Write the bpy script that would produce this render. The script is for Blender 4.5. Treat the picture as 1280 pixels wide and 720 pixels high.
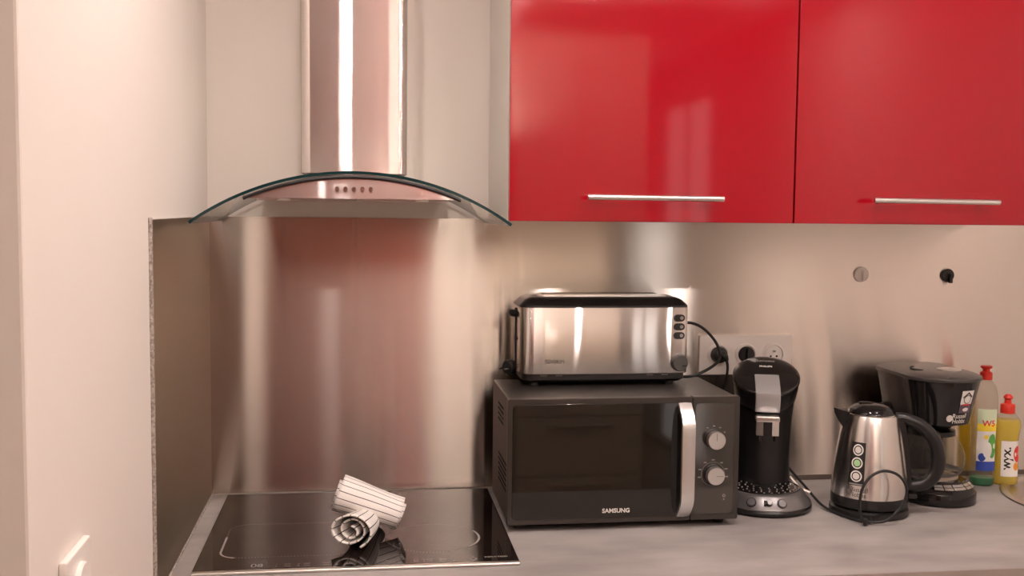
import bpy, bmesh, math, random
from mathutils import Vector, Matrix
random.seed(7)
PI = math.pi
ZC = 0.90                      # worktop height above the floor
for o in list(bpy.data.objects): bpy.data.objects.remove(o)
SC = bpy.context.scene
COL = SC.collection

# ------------------------------------------------------------------ camera
def cam_setup():
    yaw, pitch, roll = 0.138064, -0.073722, 0.0105665
    f = Vector((math.sin(yaw), math.cos(yaw), 0)); r = Vector((math.cos(yaw), -math.sin(yaw), 0)); u = Vector((0, 0, 1))
    f2 = f*math.cos(pitch)+u*math.sin(pitch); u2 = u*math.cos(pitch)-f*math.sin(pitch)
    r3 = r*math.cos(roll)+u2*math.sin(roll); u3 = u2*math.cos(roll)-r*math.sin(roll)
    cd = bpy.data.cameras.new('camera'); co = bpy.data.objects.new('camera', cd); COL.objects.link(co)
    cd.sensor_width = 36; cd.lens = 1342.4/1280*36; cd.clip_start = 0.02
    M = Matrix((r3, u3, -f2)).transposed().to_4x4(); M.translation = Vector((0.30227, -2.48788, 0.66082+ZC))
    co.matrix_world = M
    SC.camera = co
cam_setup()

# ------------------------------------------------------------------ world, exposure, light levels
W = bpy.data.worlds.new('world'); SC.world = W; W.use_nodes = True
W.node_tree.nodes['Background'].inputs[0].default_value = (0.75, 0.85, 1.0, 1); W.node_tree.nodes['Background'].inputs[1].default_value = 0.6
SC.view_settings.view_transform = 'Standard'; SC.view_settings.look = 'None'
SC.view_settings.exposure = 0.0; SC.view_settings.gamma = 1.0; SC.view_settings.use_curve_mapping = False
LAMP_COL = (1.0, 0.865, 0.805)
LAMP_POWER = 1150.0               # emission strength of the recessed ceiling lamps
WINDOW_POWER = 1.25
LAMPS = [(0.24, -0.98, 0.90), (0.90, -0.98, 1.10), (1.56, -0.98, 1.10), (0.142, -2.40, 1.25), (1.19, -2.40, 4.0), (1.85, -2.40, 4.0)]  # rear row also fills the room; the last spot is added fill only
FILL_POWER = 250.0
FILL_LAMPS = [(0.735, -2.85)]  # added uplighter out of view, bounces fill light off the ceiling

# ------------------------------------------------------------------ materials
def lin(c):
    return tuple(((v/12.92) if v <= .04045 else ((v+.055)/1.055)**2.4) for v in c)
def hexc(h):
    return lin(tuple(int(h[i:i+2], 16)/255 for i in (0, 2, 4)))
MATS = {}
def mat(name, col, rough=.5, metal=0., spec=.5, coat=0., aniso=0., tangent=None, noise=None, bump=None, emit=None, trans=0., sub=0.):
    m = bpy.data.materials.new(name); m.use_nodes = True; nt = m.node_tree; b = nt.nodes['Principled BSDF']
    if isinstance(col, str): col = hexc(col)
    b.inputs['Base Color'].default_value = (*col, 1); b.inputs['Roughness'].default_value = rough; b.inputs['Metallic'].default_value = metal
    b.inputs['Specular IOR Level'].default_value = spec; b.inputs['Coat Weight'].default_value = coat; b.inputs['Coat Roughness'].default_value = .04
    b.inputs['Transmission Weight'].default_value = trans
    if aniso:
        b.inputs['Anisotropic'].default_value = aniso
        if tangent:
            v = nt.nodes.new('ShaderNodeCombineXYZ')
            for i in range(3): v.inputs[i].default_value = tangent[i]
            nt.links.new(v.outputs[0], b.inputs['Tangent'])
    tc = nt.nodes.new('ShaderNodeTexCoord')
    def tex(scale, detail, sx):
        mp = nt.nodes.new('ShaderNodeMapping'); mp.inputs['Scale'].default_value = sx
        nt.links.new(tc.outputs['Object'], mp.inputs[0])
        n = nt.nodes.new('ShaderNodeTexNoise'); n.inputs['Scale'].default_value = scale; n.inputs['Detail'].default_value = detail
        nt.links.new(mp.outputs[0], n.inputs['Vector']); return n
    if noise:                       # (scale, amount, stretch, second colour)
        sc, amt, st, c2 = noise
        n = tex(sc, 6, st)
        if isinstance(c2, str): c2 = hexc(c2)
        mx = nt.nodes.new('ShaderNodeMix'); mx.data_type = 'RGBA'
        mx.inputs[6].default_value = (*col, 1); mx.inputs[7].default_value = (*c2, 1)
        mr = nt.nodes.new('ShaderNodeMapRange'); mr.inputs['From Min'].default_value = .35; mr.inputs['From Max'].default_value = .65; mr.inputs['To Max'].default_value = amt
        nt.links.new(n.outputs['Fac'], mr.inputs['Value']); nt.links.new(mr.outputs[0], mx.inputs[0])
        nt.links.new(mx.outputs[2], b.inputs['Base Color'])
    if bump:                        # (scale, strength, stretch)
        n = tex(bump[0], 4, bump[2]); bp = nt.nodes.new('ShaderNodeBump'); bp.inputs['Strength'].default_value = bump[1]; bp.inputs['Distance'].default_value = .002
        nt.links.new(n.outputs['Fac'], bp.inputs['Height']); nt.links.new(bp.outputs[0], b.inputs['Normal'])
    if emit:
        b.inputs['Emission Color'].default_value = (*emit[0], 1); b.inputs['Emission Strength'].default_value = emit[1]
    MATS[name] = m
    return m
def clear_mat(name, tint, ior=1.45, diffuse=0., dcol=(1, 1, 1), rough=0.02):
    """thin clear sheet: tinted see-through plus Fresnel mirror, optionally a little milky"""
    m = bpy.data.materials.new(name); m.use_nodes = True; nt = m.node_tree
    for n in list(nt.nodes):
        if n.type == 'BSDF_PRINCIPLED': nt.nodes.remove(n)
    out = nt.nodes['Material Output']
    t = nt.nodes.new('ShaderNodeBsdfTransparent'); t.inputs[0].default_value = (*tint, 1)
    g = nt.nodes.new('ShaderNodeBsdfGlossy'); g.inputs['Roughness'].default_value = rough
    lw = nt.nodes.new('ShaderNodeLayerWeight'); lw.inputs[0].default_value = .5          # mirror share grows towards grazing, alike on both faces
    pw = nt.nodes.new('ShaderNodeMath'); pw.operation = 'POWER'; pw.inputs[1].default_value = 4.5; nt.links.new(lw.outputs['Facing'], pw.inputs[0])
    fr = nt.nodes.new('ShaderNodeMath'); fr.operation = 'MULTIPLY_ADD'; fr.inputs[1].default_value = .75; fr.inputs[2].default_value = ((ior-1)/(ior+1))**2; nt.links.new(pw.outputs[0], fr.inputs[0])
    mx = nt.nodes.new('ShaderNodeMixShader'); nt.links.new(fr.outputs[0], mx.inputs[0]); nt.links.new(g.outputs[0], mx.inputs[2])
    if diffuse:
        d = nt.nodes.new('ShaderNodeBsdfDiffuse'); d.inputs[0].default_value = (*dcol, 1)
        tr = nt.nodes.new('ShaderNodeBsdfTranslucent'); tr.inputs[0].default_value = (*dcol, 1)
        m3 = nt.nodes.new('ShaderNodeMixShader'); m3.inputs[0].default_value = .5; nt.links.new(d.outputs[0], m3.inputs[1]); nt.links.new(tr.outputs[0], m3.inputs[2])
        m2 = nt.nodes.new('ShaderNodeMixShader'); m2.inputs[0].default_value = diffuse
        nt.links.new(t.outputs[0], m2.inputs[1]); nt.links.new(m3.outputs[0], m2.inputs[2]); nt.links.new(m2.outputs[0], mx.inputs[1])
    else:
        nt.links.new(t.outputs[0], mx.inputs[1])
    nt.links.new(mx.outputs[0], out.inputs[0])
    MATS[name] = m
    return m
def brushed(name, col, rough, aniso, tangent=(1, 0, 0), wave=0.):
    """brushed metal: the grain runs along the tangent, so reflections smear across it"""
    m = bpy.data.materials.new(name); m.use_nodes = True; nt = m.node_tree
    for n in list(nt.nodes):
        if n.type == 'BSDF_PRINCIPLED': nt.nodes.remove(n)
    g = nt.nodes.new('ShaderNodeBsdfAnisotropic'); g.distribution = 'BECKMANN'
    g.inputs['Color'].default_value = (*col, 1); g.inputs['Roughness'].default_value = rough; g.inputs['Anisotropy'].default_value = aniso
    v = nt.nodes.new('ShaderNodeCombineXYZ')
    for i in range(3): v.inputs[i].default_value = tangent[i]
    nt.links.new(v.outputs[0], g.inputs['Tangent'])
    tc = nt.nodes.new('ShaderNodeTexCoord'); mp = nt.nodes.new('ShaderNodeMapping')
    mp.inputs['Scale'].default_value = (6, 6, 900) if tangent[0] or tangent[1] else (900, 900, 6)
    n = nt.nodes.new('ShaderNodeTexNoise'); n.inputs['Scale'].default_value = 1; n.inputs['Detail'].default_value = 3
    nt.links.new(tc.outputs['Object'], mp.inputs[0]); nt.links.new(mp.outputs[0], n.inputs['Vector'])
    mr = nt.nodes.new('ShaderNodeMapRange'); mr.inputs['To Min'].default_value = .94; mr.inputs['To Max'].default_value = 1.04
    nt.links.new(n.outputs['Fac'], mr.inputs['Value'])
    mx = nt.nodes.new('ShaderNodeMix'); mx.data_type = 'RGBA'; mx.blend_type = 'MULTIPLY'; mx.inputs[0].default_value = 1
    mx.inputs[6].default_value = (*col, 1); nt.links.new(mr.outputs[0], mx.inputs[7]); nt.links.new(mx.outputs[2], g.inputs['Color'])
    if wave:                        # the sheet is not perfectly flat
        w = nt.nodes.new('ShaderNodeTexNoise'); w.inputs['Scale'].default_value = 7; w.inputs['Detail'].default_value = 0
        nt.links.new(tc.outputs['Object'], w.inputs['Vector'])
        bp = nt.nodes.new('ShaderNodeBump'); bp.inputs['Strength'].default_value = wave; bp.inputs['Distance'].default_value = .01
        nt.links.new(w.outputs['Fac'], bp.inputs['Height']); nt.links.new(bp.outputs[0], g.inputs['Normal'])
    nt.links.new(g.outputs[0], nt.nodes['Material Output'].inputs[0])
    MATS[name] = m
    return m
def stripe_mat():
    m = mat('striped_cotton', 'd9d2cc', .9, spec=.15, bump=(900, .25, (1, 1, 1)))
    nt = m.node_tree; b = nt.nodes['Principled BSDF']
    uv = nt.nodes.new('ShaderNodeUVMap'); uv.uv_map = 'UVMap'
    sp = nt.nodes.new('ShaderNodeSeparateXYZ'); nt.links.new(uv.outputs[0], sp.inputs[0])
    def mth(op, a, bv):
        n = nt.nodes.new('ShaderNodeMath'); n.operation = op
        nt.links.new(a, n.inputs[0]); n.inputs[1].default_value = bv; return n.outputs[0]
    fr = nt.nodes.new('ShaderNodeMath'); fr.operation = 'FRACT'
    nt.links.new(mth('MULTIPLY', sp.outputs[0], 1/.0125), fr.inputs[0])
    lt = mth('LESS_THAN', fr.outputs[0], .11)
    mx = nt.nodes.new('ShaderNodeMix'); mx.data_type = 'RGBA'
    mx.inputs[6].default_value = (*hexc('eee9e4'), 1); mx.inputs[7].default_value = (*hexc('3a3234'), 1)
    nt.links.new(lt, mx.inputs[0]); nt.links.new(mx.outputs[2], b.inputs['Base Color'])
    return m

mat('white_paint', 'e6dfd8', .7, spec=.25, bump=(60, .06, (1, 1, 1)))
mat('shaded_white_paint', 'd9cfca', .7, spec=.25, bump=(60, .06, (1, 1, 1)))  # same white paint, shade of the differently facing wall return put into the colour
mat('ceiling_paint', 'eeeae6', .9, spec=.1)
mat('floor_wood', '8a6a4e', .45, noise=(6, .6, (1, 8, 1), '6d513a'))
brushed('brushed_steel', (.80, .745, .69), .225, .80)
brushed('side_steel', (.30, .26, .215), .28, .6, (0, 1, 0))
brushed('hood_steel', (.76, .71, .69), .155, .91, wave=.03)
brushed('toaster_steel', (.84, .80, .77), .155, .91)
mat('kettle_steel', (.74, .71, .68), .27, 1, aniso=.7, tangent=(0, 0, 1))
mat('polished_steel', (.75, .73, .70), .12, 1)
mat('satin_silver', (.72, .69, .66), .32, 1)
mat('sink_steel', (.62, .58, .54), .28, 1)
mat('aluminium', (.80, .79, .78), .28, 1)
mat('red_gloss', (.31, .003, .011), .06, spec=.5, bump=(14, .01, (1, 1, 1)))
mat('white_board', 'd8d2cb', .45)
mat('gap_dark', '2a2422', .7)
mat('worktop', 'a8a29f', .42, spec=.35, noise=(5, .75, (1, 2.2, 1), '88827f'), bump=(120, .05, (1, 1, 1)))
mat('worktop_edge', '9c918a', .5, spec=.3)
mat('black_glass', (.010, .006, .005), .03, spec=.32)
mat('microwave_shell', (.050, .043, .038), .36, metal=.5, spec=.5)
mat('microwave_frame', (.045, .037, .032), .30, metal=.3, spec=.5)
mat('microwave_window', (.012, .009, .007), .04, spec=.5)
mat('panel_gloss', (.09, .08, .072), .08, metal=.55, spec=.8)
mat('black_plastic', (.010, .009, .009), .35)
mat('black_satin', (.012, .011, .011), .28, spec=.45)
mat('black_gloss', (.009, .008, .008), .08, spec=.55)
mat('dark_lid', (.045, .040, .038), .22, spec=.6)
mat('rubber', (.012, .011, .011), .6)
mat('charcoal_silver', (.20, .19, .19), .33, metal=.7)
mat('grey_silver', (.48, .47, .47), .33, metal=.6)
mat('dial_grey', (.10, .095, .09), .35, metal=.6)
mat('print_white', 'd8d2cc', .5)
mat('print_grey', '8f8a86', .5)
mat('print_dim', '7b716c', .5)
mat('print_dark', '6a625e', .5, metal=.3)
mat('white_plastic', 'f2ece6', .35)
mat('dark_hole', (.004, .004, .004), .8)
mat('label_white', 'e6e2dc', .5)
mat('label_yellow', 'f0d23a', .5)
mat('label_green', '5aa646', .5)
mat('label_blue', '2a46a0', .5)
mat('label_red', 'd2322c', .5)
mat('label_black', '17130f', .5)
mat('label_orange', 'e8962c', .5)
mat('label_pale', 'c9d6b4', .5)
mat('label_purple', '5d4a5a', .5)
mat('label_mint', 'a8d29a', .5)
mat('cap_red', (.62, .03, .015), .35)
mat('sealant', 'b6aca4', .9, noise=(220, 1, (1, 1, 1), '7d736b'), bump=(220, .6, (1, 1, 1)))
mat('dark_strip', '6a5d54', .6)
mat('lamp_ring', 'e8e4e0', .4)
for k_ in sorted({l[2] for l in LAMPS}): mat('lamp_glow_%g' % k_, (1, 1, 1), .5, emit=(LAMP_COL, LAMP_POWER*(k_ if k_ != 1.25 else .42)))
mat('fill_glow', (1, 1, 1), .5, emit=(LAMP_COL, FILL_POWER))
mat('day_glow', (1, 1, 1), .5, emit=((1.0, .93, .90), WINDOW_POWER))
mat('door_wood', (.24, .075, .06), .4)
mat('cream_board', 'cfc3b2', .5)
mat('edge_glass', (.004, .030, .032), .12, spec=.5)
mat('gasket', (.02, .016, .02), .4)
clear_mat('hood_glass', (.93, .965, .95))
clear_mat('carafe_glass', (.93, .92, .90))
clear_mat('clear_bottle', (.90, .89, .84), 1.4, .12, (.8, .76, .68), .1)
clear_mat('yellow_liquid', (.97, .86, .20), 1.1, .72, (.98, .83, .10))
clear_mat('pale_liquid', (.90, .84, .45), 1.15, .18, (.85, .75, .35))
clear_mat('green_liquid', (.15, .70, .38), 1.1, .75, (.04, .42, .18))
stripe_mat()

# ------------------------------------------------------------------ builders
def link(o, parent=None):
    COL.objects.link(o)
    if parent: o.parent = parent
    return o
def tag(o, label, cat, group=None):
    o['label'] = label; o['category'] = cat
    if group: o['group'] = group
    return o
def thing(name, label, cat, loc=(0, 0, 0), rotz=0., group=None):
    o = bpy.data.objects.new(name, None); o.empty_display_size = .05; COL.objects.link(o)
    o.location = loc; o.rotation_euler = (0, 0, rotz)
    return tag(o, label, cat, group)
def catmull(pts, n=8, closed=False):
    P = [Vector(p) for p in pts]; out = []
    m = len(P)
    for i in range(m if closed else m-1):
        if closed: a, b, c, d = P[i-1], P[i], P[(i+1) % m], P[(i+2) % m]
        else: a, b, c, d = P[max(i-1, 0)], P[i], P[i+1], P[min(i+2, m-1)]
        for k in range(n):
            t = k/n
            out.append(.5*((2*b)+(c-a)*t+(2*a-5*b+4*c-d)*t*t+(3*b-a-3*c+d)*t**3))
    if not closed: out.append(P[-1].copy())
    return out
class B:
    def __init__(s): s.bm = bmesh.new(); s.wn = False
    def _merge(s, bm, M=None):
        if M: bmesh.ops.transform(bm, matrix=M, verts=bm.verts)
        me = bpy.data.meshes.new('tmp'); bm.to_mesh(me); bm.free(); s.bm.from_mesh(me); bpy.data.meshes.remove(me); return s
    def box(s, x0, x1, y0, y1, z0, z1, bev=0., seg=2, M=None):
        bm = bmesh.new(); bmesh.ops.create_cube(bm, size=1)
        for v in bm.verts: v.co = Vector(((x0+x1)/2+v.co.x*(x1-x0), (y0+y1)/2+v.co.y*(y1-y0), (z0+z1)/2+v.co.z*(z1-z0)))
        if bev: s.wn = True; bmesh.ops.bevel(bm, geom=bm.edges[:], offset=bev, segments=seg, affect='EDGES', profile=.5)
        return s._merge(bm, M)
    def loft(s, rings, caps=True, closed=True, M=None):
        bm = bmesh.new(); R = [[bm.verts.new(p) for p in r] for r in rings]; n = len(R[0])
        for a, b in zip(R, R[1:]):
            for i in range(n if closed else n-1):
                j = (i+1) % n
                try: bm.faces.new((a[i], a[j], b[j], b[i]))
                except ValueError: pass
        if caps:
            for r in (R[0][::-1], R[-1]):
                try: bm.faces.new(r)
                except ValueError: pass
        bmesh.ops.recalc_face_normals(bm, faces=bm.faces)
        return s._merge(bm, M)
    def lathe(s, prof, n=48, c=(0, 0), sy=1., M=None, caps=True):
        return s.loft([[(c[0]+r*math.cos(2*PI*i/n), c[1]+r*sy*math.sin(2*PI*i/n), z) for i in range(n)] for r, z in prof], caps=caps, M=M)
    def cyl(s, p0, p1, r, n=24, r1=None, bev=0.):
        p0, p1 = Vector(p0), Vector(p1); d = p1-p0; L = d.length; q = d.to_track_quat('Z', 'Y').to_matrix().to_4x4(); q.translation = p0
        r1 = r if r1 is None else r1
        pr = [(r, 0), (r1, L)] if not bev else [(r-bev, 0), (r, bev), (r1, L-bev), (r1-bev, L)]
        return s.lathe(pr, n, M=q)
    def tube(s, pts, r, n=10, closed=False, flat=1., up=None):
        P = [Vector(p) for p in pts]; rings = []; m = len(P); prev = None
        for i, p in enumerate(P):
            if closed: t = P[(i+1) % m]-P[i-1]
            else: t = P[min(i+1, m-1)]-P[max(i-1, 0)]
            t.normalize()
            if prev is None:
                a = Vector(up) if up else (Vector((0, 0, 1)) if abs(t.z) < .9 else Vector((1, 0, 0)))
            else: a = prev
            u = (a-t*a.dot(t)).normalized(); prev = u; w = t.cross(u)
            rr = r[i] if isinstance(r, (list, tuple)) else r
            rings.append([p+u*math.cos(2*PI*k/n)*rr+w*math.sin(2*PI*k/n)*rr*flat for k in range(n)])
        if closed: rings.append(rings[0])
        return s.loft(rings, caps=not closed)
    def prism(s, pts, z0, z1, bev=0., seg=2, M=None):
        bm = bmesh.new(); a = [bm.verts.new((x, y, z0)) for x, y in pts]; f = bm.faces.new(a)
        r = bmesh.ops.extrude_face_region(bm, geom=[f]); vs = [g for g in r['geom'] if isinstance(g, bmesh.types.BMVert)]
        for v in vs: v.co.z = z1
        bmesh.ops.recalc_face_normals(bm, faces=bm.faces)
        if bev:
            s.wn = True
            es = [e for e in bm.edges if abs(e.verts[0].co.z-e.verts[1].co.z) < 1e-7]
            bmesh.ops.bevel(bm, geom=es, offset=bev, segments=seg, affect='EDGES', profile=.5)
        return s._merge(bm, M)
    def quad(s, a, b, c, d): s.bm.faces.new([s.bm.verts.new(v) for v in (a, b, c, d)]); return s
    def patch(s, fn, u0, u1, v0, v1, nu=8, nv=8):
        g = [[s.bm.verts.new(fn(u0+(u1-u0)*i/nu, v0+(v1-v0)*j/nv)) for i in range(nu+1)] for j in range(nv+1)]
        for j in range(nv):
            for i in range(nu): s.bm.faces.new((g[j][i], g[j][i+1], g[j+1][i+1], g[j+1][i]))
        return s
    def disc(s, fn, cx, cy, rx, ry=None, n=24, r0=0.):
        ry = ry or rx
        o = [s.bm.verts.new(fn(cx+rx*math.cos(2*PI*i/n), cy+ry*math.sin(2*PI*i/n))) for i in range(n)]
        if r0:
            q = [s.bm.verts.new(fn(cx+r0*math.cos(2*PI*i/n), cy+r0*ry/rx*math.sin(2*PI*i/n))) for i in range(n)]
            for i in range(n): s.bm.faces.new((o[i], o[(i+1) % n], q[(i+1) % n], q[i]))
        else:
            c = s.bm.verts.new(fn(cx, cy))
            for i in range(n): s.bm.faces.new((o[i], o[(i+1) % n], c))
        return s
    def obj(s, name, m, parent=None, smooth=35., loc=None, stuff=False):
        me = bpy.data.meshes.new(name); s.bm.to_mesh(me); s.bm.free()
        me.materials.append(MATS[m])
        if smooth:
            me.shade_smooth(); me.set_sharp_from_angle(angle=math.radians(smooth))
        o = bpy.data.objects.new(name, me); link(o, parent)
        if smooth and s.wn:
            md = o.modifiers.new('weighted_normal', 'WEIGHTED_NORMAL'); md.keep_sharp = True
        if loc: o.location = loc
        if stuff: o['kind'] = 'stuff'
        return o
def rrect(x0, x1, y0, y1, r, n=6):
    out = []
    for cx, cy, a in ((x1-r, y1-r, 0), (x0+r, y1-r, 90), (x0+r, y0+r, 180), (x1-r, y0+r, 270)):
        for k in range(n+1):
            t = math.radians(a+90*k/n); out.append((cx+r*math.cos(t), cy+r*math.sin(t)))
    return out
RX90 = Matrix.Rotation(PI/2, 4, 'X')       # lays an x-y outline up into x-z; its thickness z then runs towards -y
def front(B_, pts, y0, y1, bev=0.):
    """outline in x-z, thickness from y0 to y1"""
    return B_.prism(pts, -y1, -y0, bev, M=RX90)
def struct(o): o['kind'] = 'structure'; return o
def text(name, body, size, m, parent, fn, align='CENTER', bold=0., sx=1.):
    cu = bpy.data.curves.new('t', 'FONT'); cu.body = body; cu.size = size; cu.align_x = align; cu.align_y = 'CENTER'; cu.offset = bold*size; cu.resolution_u = 3
    t = bpy.data.objects.new('t', cu); COL.objects.link(t)
    dg = bpy.context.evaluated_depsgraph_get(); me = bpy.data.meshes.new_from_object(t.evaluated_get(dg))
    bpy.data.objects.remove(t); bpy.data.curves.remove(cu)
    for v in me.vertices: v.co = Vector(fn(v.co.x*sx, v.co.y))
    me.materials.clear(); me.materials.append(MATS[m]); me.name = name
    o = bpy.data.objects.new(name, me); link(o, parent); o['kind'] = 'stuff'
    return o

# ------------------------------------------------------------------ the room
RX, LX, FY, CZ = 2.30, -0.044, -3.30, 2.50
struct(B().box(-2.2, RX+.1, -6.1, .1, -.05, 0).obj('floor', 'floor_wood', smooth=0))
struct(B().box(-2.2, RX+.1, -6.1, .1, CZ, CZ+.05).obj('ceiling', 'ceiling_paint', smooth=0))
struct(B().box(-.2, RX+.1, .004, .1, 0, CZ).obj('wall_back', 'white_paint', smooth=0))
wl = struct(B().box(LX-.14, LX, -1.327, .003, 0, CZ, .004).obj('wall_left', 'white_paint', smooth=0))
struct(B().box(-2.2, LX-.14, -1.327, -1.227, 0, CZ).obj('wall_left_return', 'shaded_white_paint', smooth=0))
struct(B().box(-2.3, -2.2, -3.4, -1.2, 0, CZ).obj('wall_far_left', 'white_paint', smooth=0))
struct(B().box(-2.2, 1.60, FY-.1, FY, 0, CZ).obj('wall_front', 'white_paint', smooth=0))
struct(B().box(1.50, 1.60, -6.0, FY-.1, 0, CZ).obj('wall_passage', 'white_paint', smooth=0))
struct(B().box(1.50, RX+.1, -6.1, -6.0, 0, CZ).obj('wall_far', 'white_paint', smooth=0))
wr = B()
wr.box(RX, RX+.1, -4.22, .1, 0, CZ); wr.box(RX, RX+.1, -6.1, -5.25, 0, CZ); wr.box(RX, RX+.1, -5.25, -4.22, 2.28, CZ)
struct(wr.obj('wall_right', 'white_paint', smooth=0))
win = struct(B().box(RX+.02, RX+.03, -5.19, -4.28, .06, 2.22).obj('window_1', 'day_glow', smooth=0))
wf = B()
for a in ((-5.25, -5.19, 0, 2.28), (-4.28, -4.22, 0, 2.28), (-5.19, -4.28, 0, .06), (-5.19, -4.28, 2.22, 2.28), (-4.76, -4.71, .06, 2.22)): wf.box(RX+.0, RX+.05, *a)
wf.obj('window_frame', 'white_board', win, smooth=0)
d1 = struct(B().box(-.26, .66, FY+.004, FY+.045, .01, 2.40, .003).obj('door_1', 'door_wood', smooth=0))
for z0, z1 in ((.2, 1.0), (1.15, 2.2)):
    B().box(-.14, .54, FY+.045, FY+.053, z0, z1, .006).obj('door_panel', 'door_wood', d1, smooth=0)
B().tube([(.60, FY+.05, 1.02), (.60, FY+.10, 1.02), (.49, FY+.10, 1.02)], .009).obj('door_handle', 'satin_silver', d1)
cup = thing('tall_cupboard', 'tall cream cupboard with two doors against wall behind the kitchen', 'cupboard', (.98, FY+.004, 0))
B().box(0, .60, 0, .30, 0, 2.35, .002).obj('body', 'cream_board', cup, smooth=0)
for i in range(2):
    B().box(.004+.30*i, .296+.30*i, .302, .32, .9, 2.33, .002).obj('door', 'cream_board', cup, smooth=0)
for i in range(3):
    d = B().box(.004, .596, .302, .32, .08+.275*i, .345+.275*i, .002).obj('drawer', 'cream_board', cup, smooth=0)
    B().box(.15, .45, .32, .335, .30+.275*i, .31+.275*i).obj('handle', 'satin_silver', d, smooth=0)

LAMP_AT = ['directly above the hob', 'above the microwave', 'above the kettle', 'in front of the wooden door', 'in front of the cream cupboard', 'near the passage to the window, added as fill']
for i, (x, y, k) in enumerate(LAMPS):
    t = thing('ceiling_light', 'round white recessed ceiling spotlight '+LAMP_AT[i], 'light', (x, y, CZ), 0, 'recessed ceiling lights')
    B().lathe([(.045, 0), (.045, -.005), (.032, -.008), (.026 if k < 1.2 else .0135, 0)], 32).obj('ring', 'lamp_ring', t)
    B().lathe([(.0255 if k < 1.2 else .0130, -.002), (.0255 if k < 1.2 else .0130, -.004)], 32).obj('diffuser', 'lamp_glow_%g' % k, t)

for i, (x, y) in enumerate(FILL_LAMPS):
    t = thing('fill_uplighter', 'unseen white floor uplighter added as fill light between wooden door and cream cupboard', 'lamp', (x, y, 0))
    B().lathe([(.13, 0), (.13, .012), (.02, .022)], 32).obj('base', 'lamp_ring', t)
    B().cyl((0, 0, .02), (0, 0, 1.72), .011, 12).obj('pole', 'lamp_ring', t)
    B().lathe([(.03, 1.70), (.10, 1.76), (.145, 1.84), (.140, 1.84), (.10, 1.775)], 36, caps=False).obj('shade', 'lamp_ring', t)
    B().lathe([(.115, 1.805), (.112, 1.808)], 36).obj('diffuser', 'fill_glow', t)

# ------------------------------------------------------------------ steel splashbacks
sb = thing('steel_splashback', 'brushed stainless steel splashback panel on back wall behind the appliances', 'splashback', (0, 0, ZC))
front(B(), [(-.041, .003), (.75, .003), (.75, .0125), (RX-.002, .0125), (RX-.002, .6364), (-.041, .6364)], 0, .0035).obj('panel', 'brushed_steel', sb, smooth=0)
B().box(.7505, RX-.002, .0005, .003, .0, .0125).obj('bottom_strip', 'dark_strip', sb, smooth=0)  # dark strip filling the step below the right part of the panel
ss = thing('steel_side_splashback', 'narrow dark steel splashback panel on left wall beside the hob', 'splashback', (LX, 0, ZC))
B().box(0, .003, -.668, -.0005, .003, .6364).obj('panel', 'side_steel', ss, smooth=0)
B().tube([(.002, -.671+.0006*math.sin(i*2.3), i*.64/40) for i in range(41)], .0042, 8).obj('edge_seal', 'sealant', ss)
B().tube([(.0045, -.668+i*.0668, .0015+.0006*math.sin(i*1.9)) for i in range(11)], .0022, 6).obj('bottom_strip', 'sealant', ss)
B().box(.0, .0035, -.668, -.0005, .6364, .6376).obj('top_edge', 'satin_silver', ss, smooth=0)

# ------------------------------------------------------------------ worktop with a hole for the sink
SK = (2.02, -.25, .234)
def worktop():
    bm = bmesh.new()
    def loop(pts):
        v = [bm.verts.new((x, y, 0)) for x, y in pts]; return [bm.edges.new((v[i], v[(i+1) % len(v)])) for i in range(len(v))]
    es = loop([(LX+.003, -.001), (RX-.001, -.001), (RX-.001, -.675), (LX+.003, -.664)])
    es += loop([(SK[0]+(SK[2]-.012)*math.cos(2*PI*i/64), SK[1]+(SK[2]-.012)*math.sin(2*PI*i/64)) for i in range(64)])
    bmesh.ops.triangle_fill(bm, edges=es, use_beauty=True)
    bmesh.ops.recalc_face_normals(bm, faces=bm.faces)
    r = bmesh.ops.extrude_face_region(bm, geom=bm.faces[:])
    for g in r['geom']:
        if isinstance(g, bmesh.types.BMVert): g.co.z -= .038
    bmesh.ops.recalc_face_normals(bm, faces=bm.faces)
    b = B(); b._merge(bm); return b
wt = thing('worktop', 'light grey stone-look laminate worktop running under all the appliances', 'worktop', (0, 0, ZC))
worktop().obj('slab', 'worktop', wt, smooth=0)
B().loft([[(LX+.003, -.6655, -.038), (LX+.003, -.6655, -.0005), (LX+.003, -.664, -.0005), (LX+.003, -.664, -.038)],
          [(RX-.001, -.6765, -.038), (RX-.001, -.6765, -.0005), (RX-.001, -.675, -.0005), (RX-.001, -.675, -.038)]]).obj('front_edging', 'worktop_edge', wt, smooth=0)
for i, (a, b_) in enumerate(((-.04, .60), (.60, 1.20), (1.20, 1.75), (1.75, 2.29))):
    t = thing('base_cabinet', ['red base cabinet under the hob', 'red base cabinet under the microwave', 'red base cabinet under the kettle', 'red base cabinet under the sink'][i], 'cabinet', (a, 0, 0), 0, 'base cabinets')
    B().box(.001, b_-a-.001, -.61, -.02, .10, .70 if i == 3 else .855).obj('body', 'white_board', t, smooth=0)
    d = B().box(.003, b_-a-.003, -.632, -.612, .11, .855, .002).obj('door', 'red_gloss', t, smooth=0)
    B().box(.02, b_-a-.02, -.55, -.53, 0, .10).obj('plinth', 'white_board', t, smooth=0)
    B().tube([(.12, -.665, .80), (b_-a-.12, -.665, .80)], .006).obj('handle', 'aluminium', d)

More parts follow.
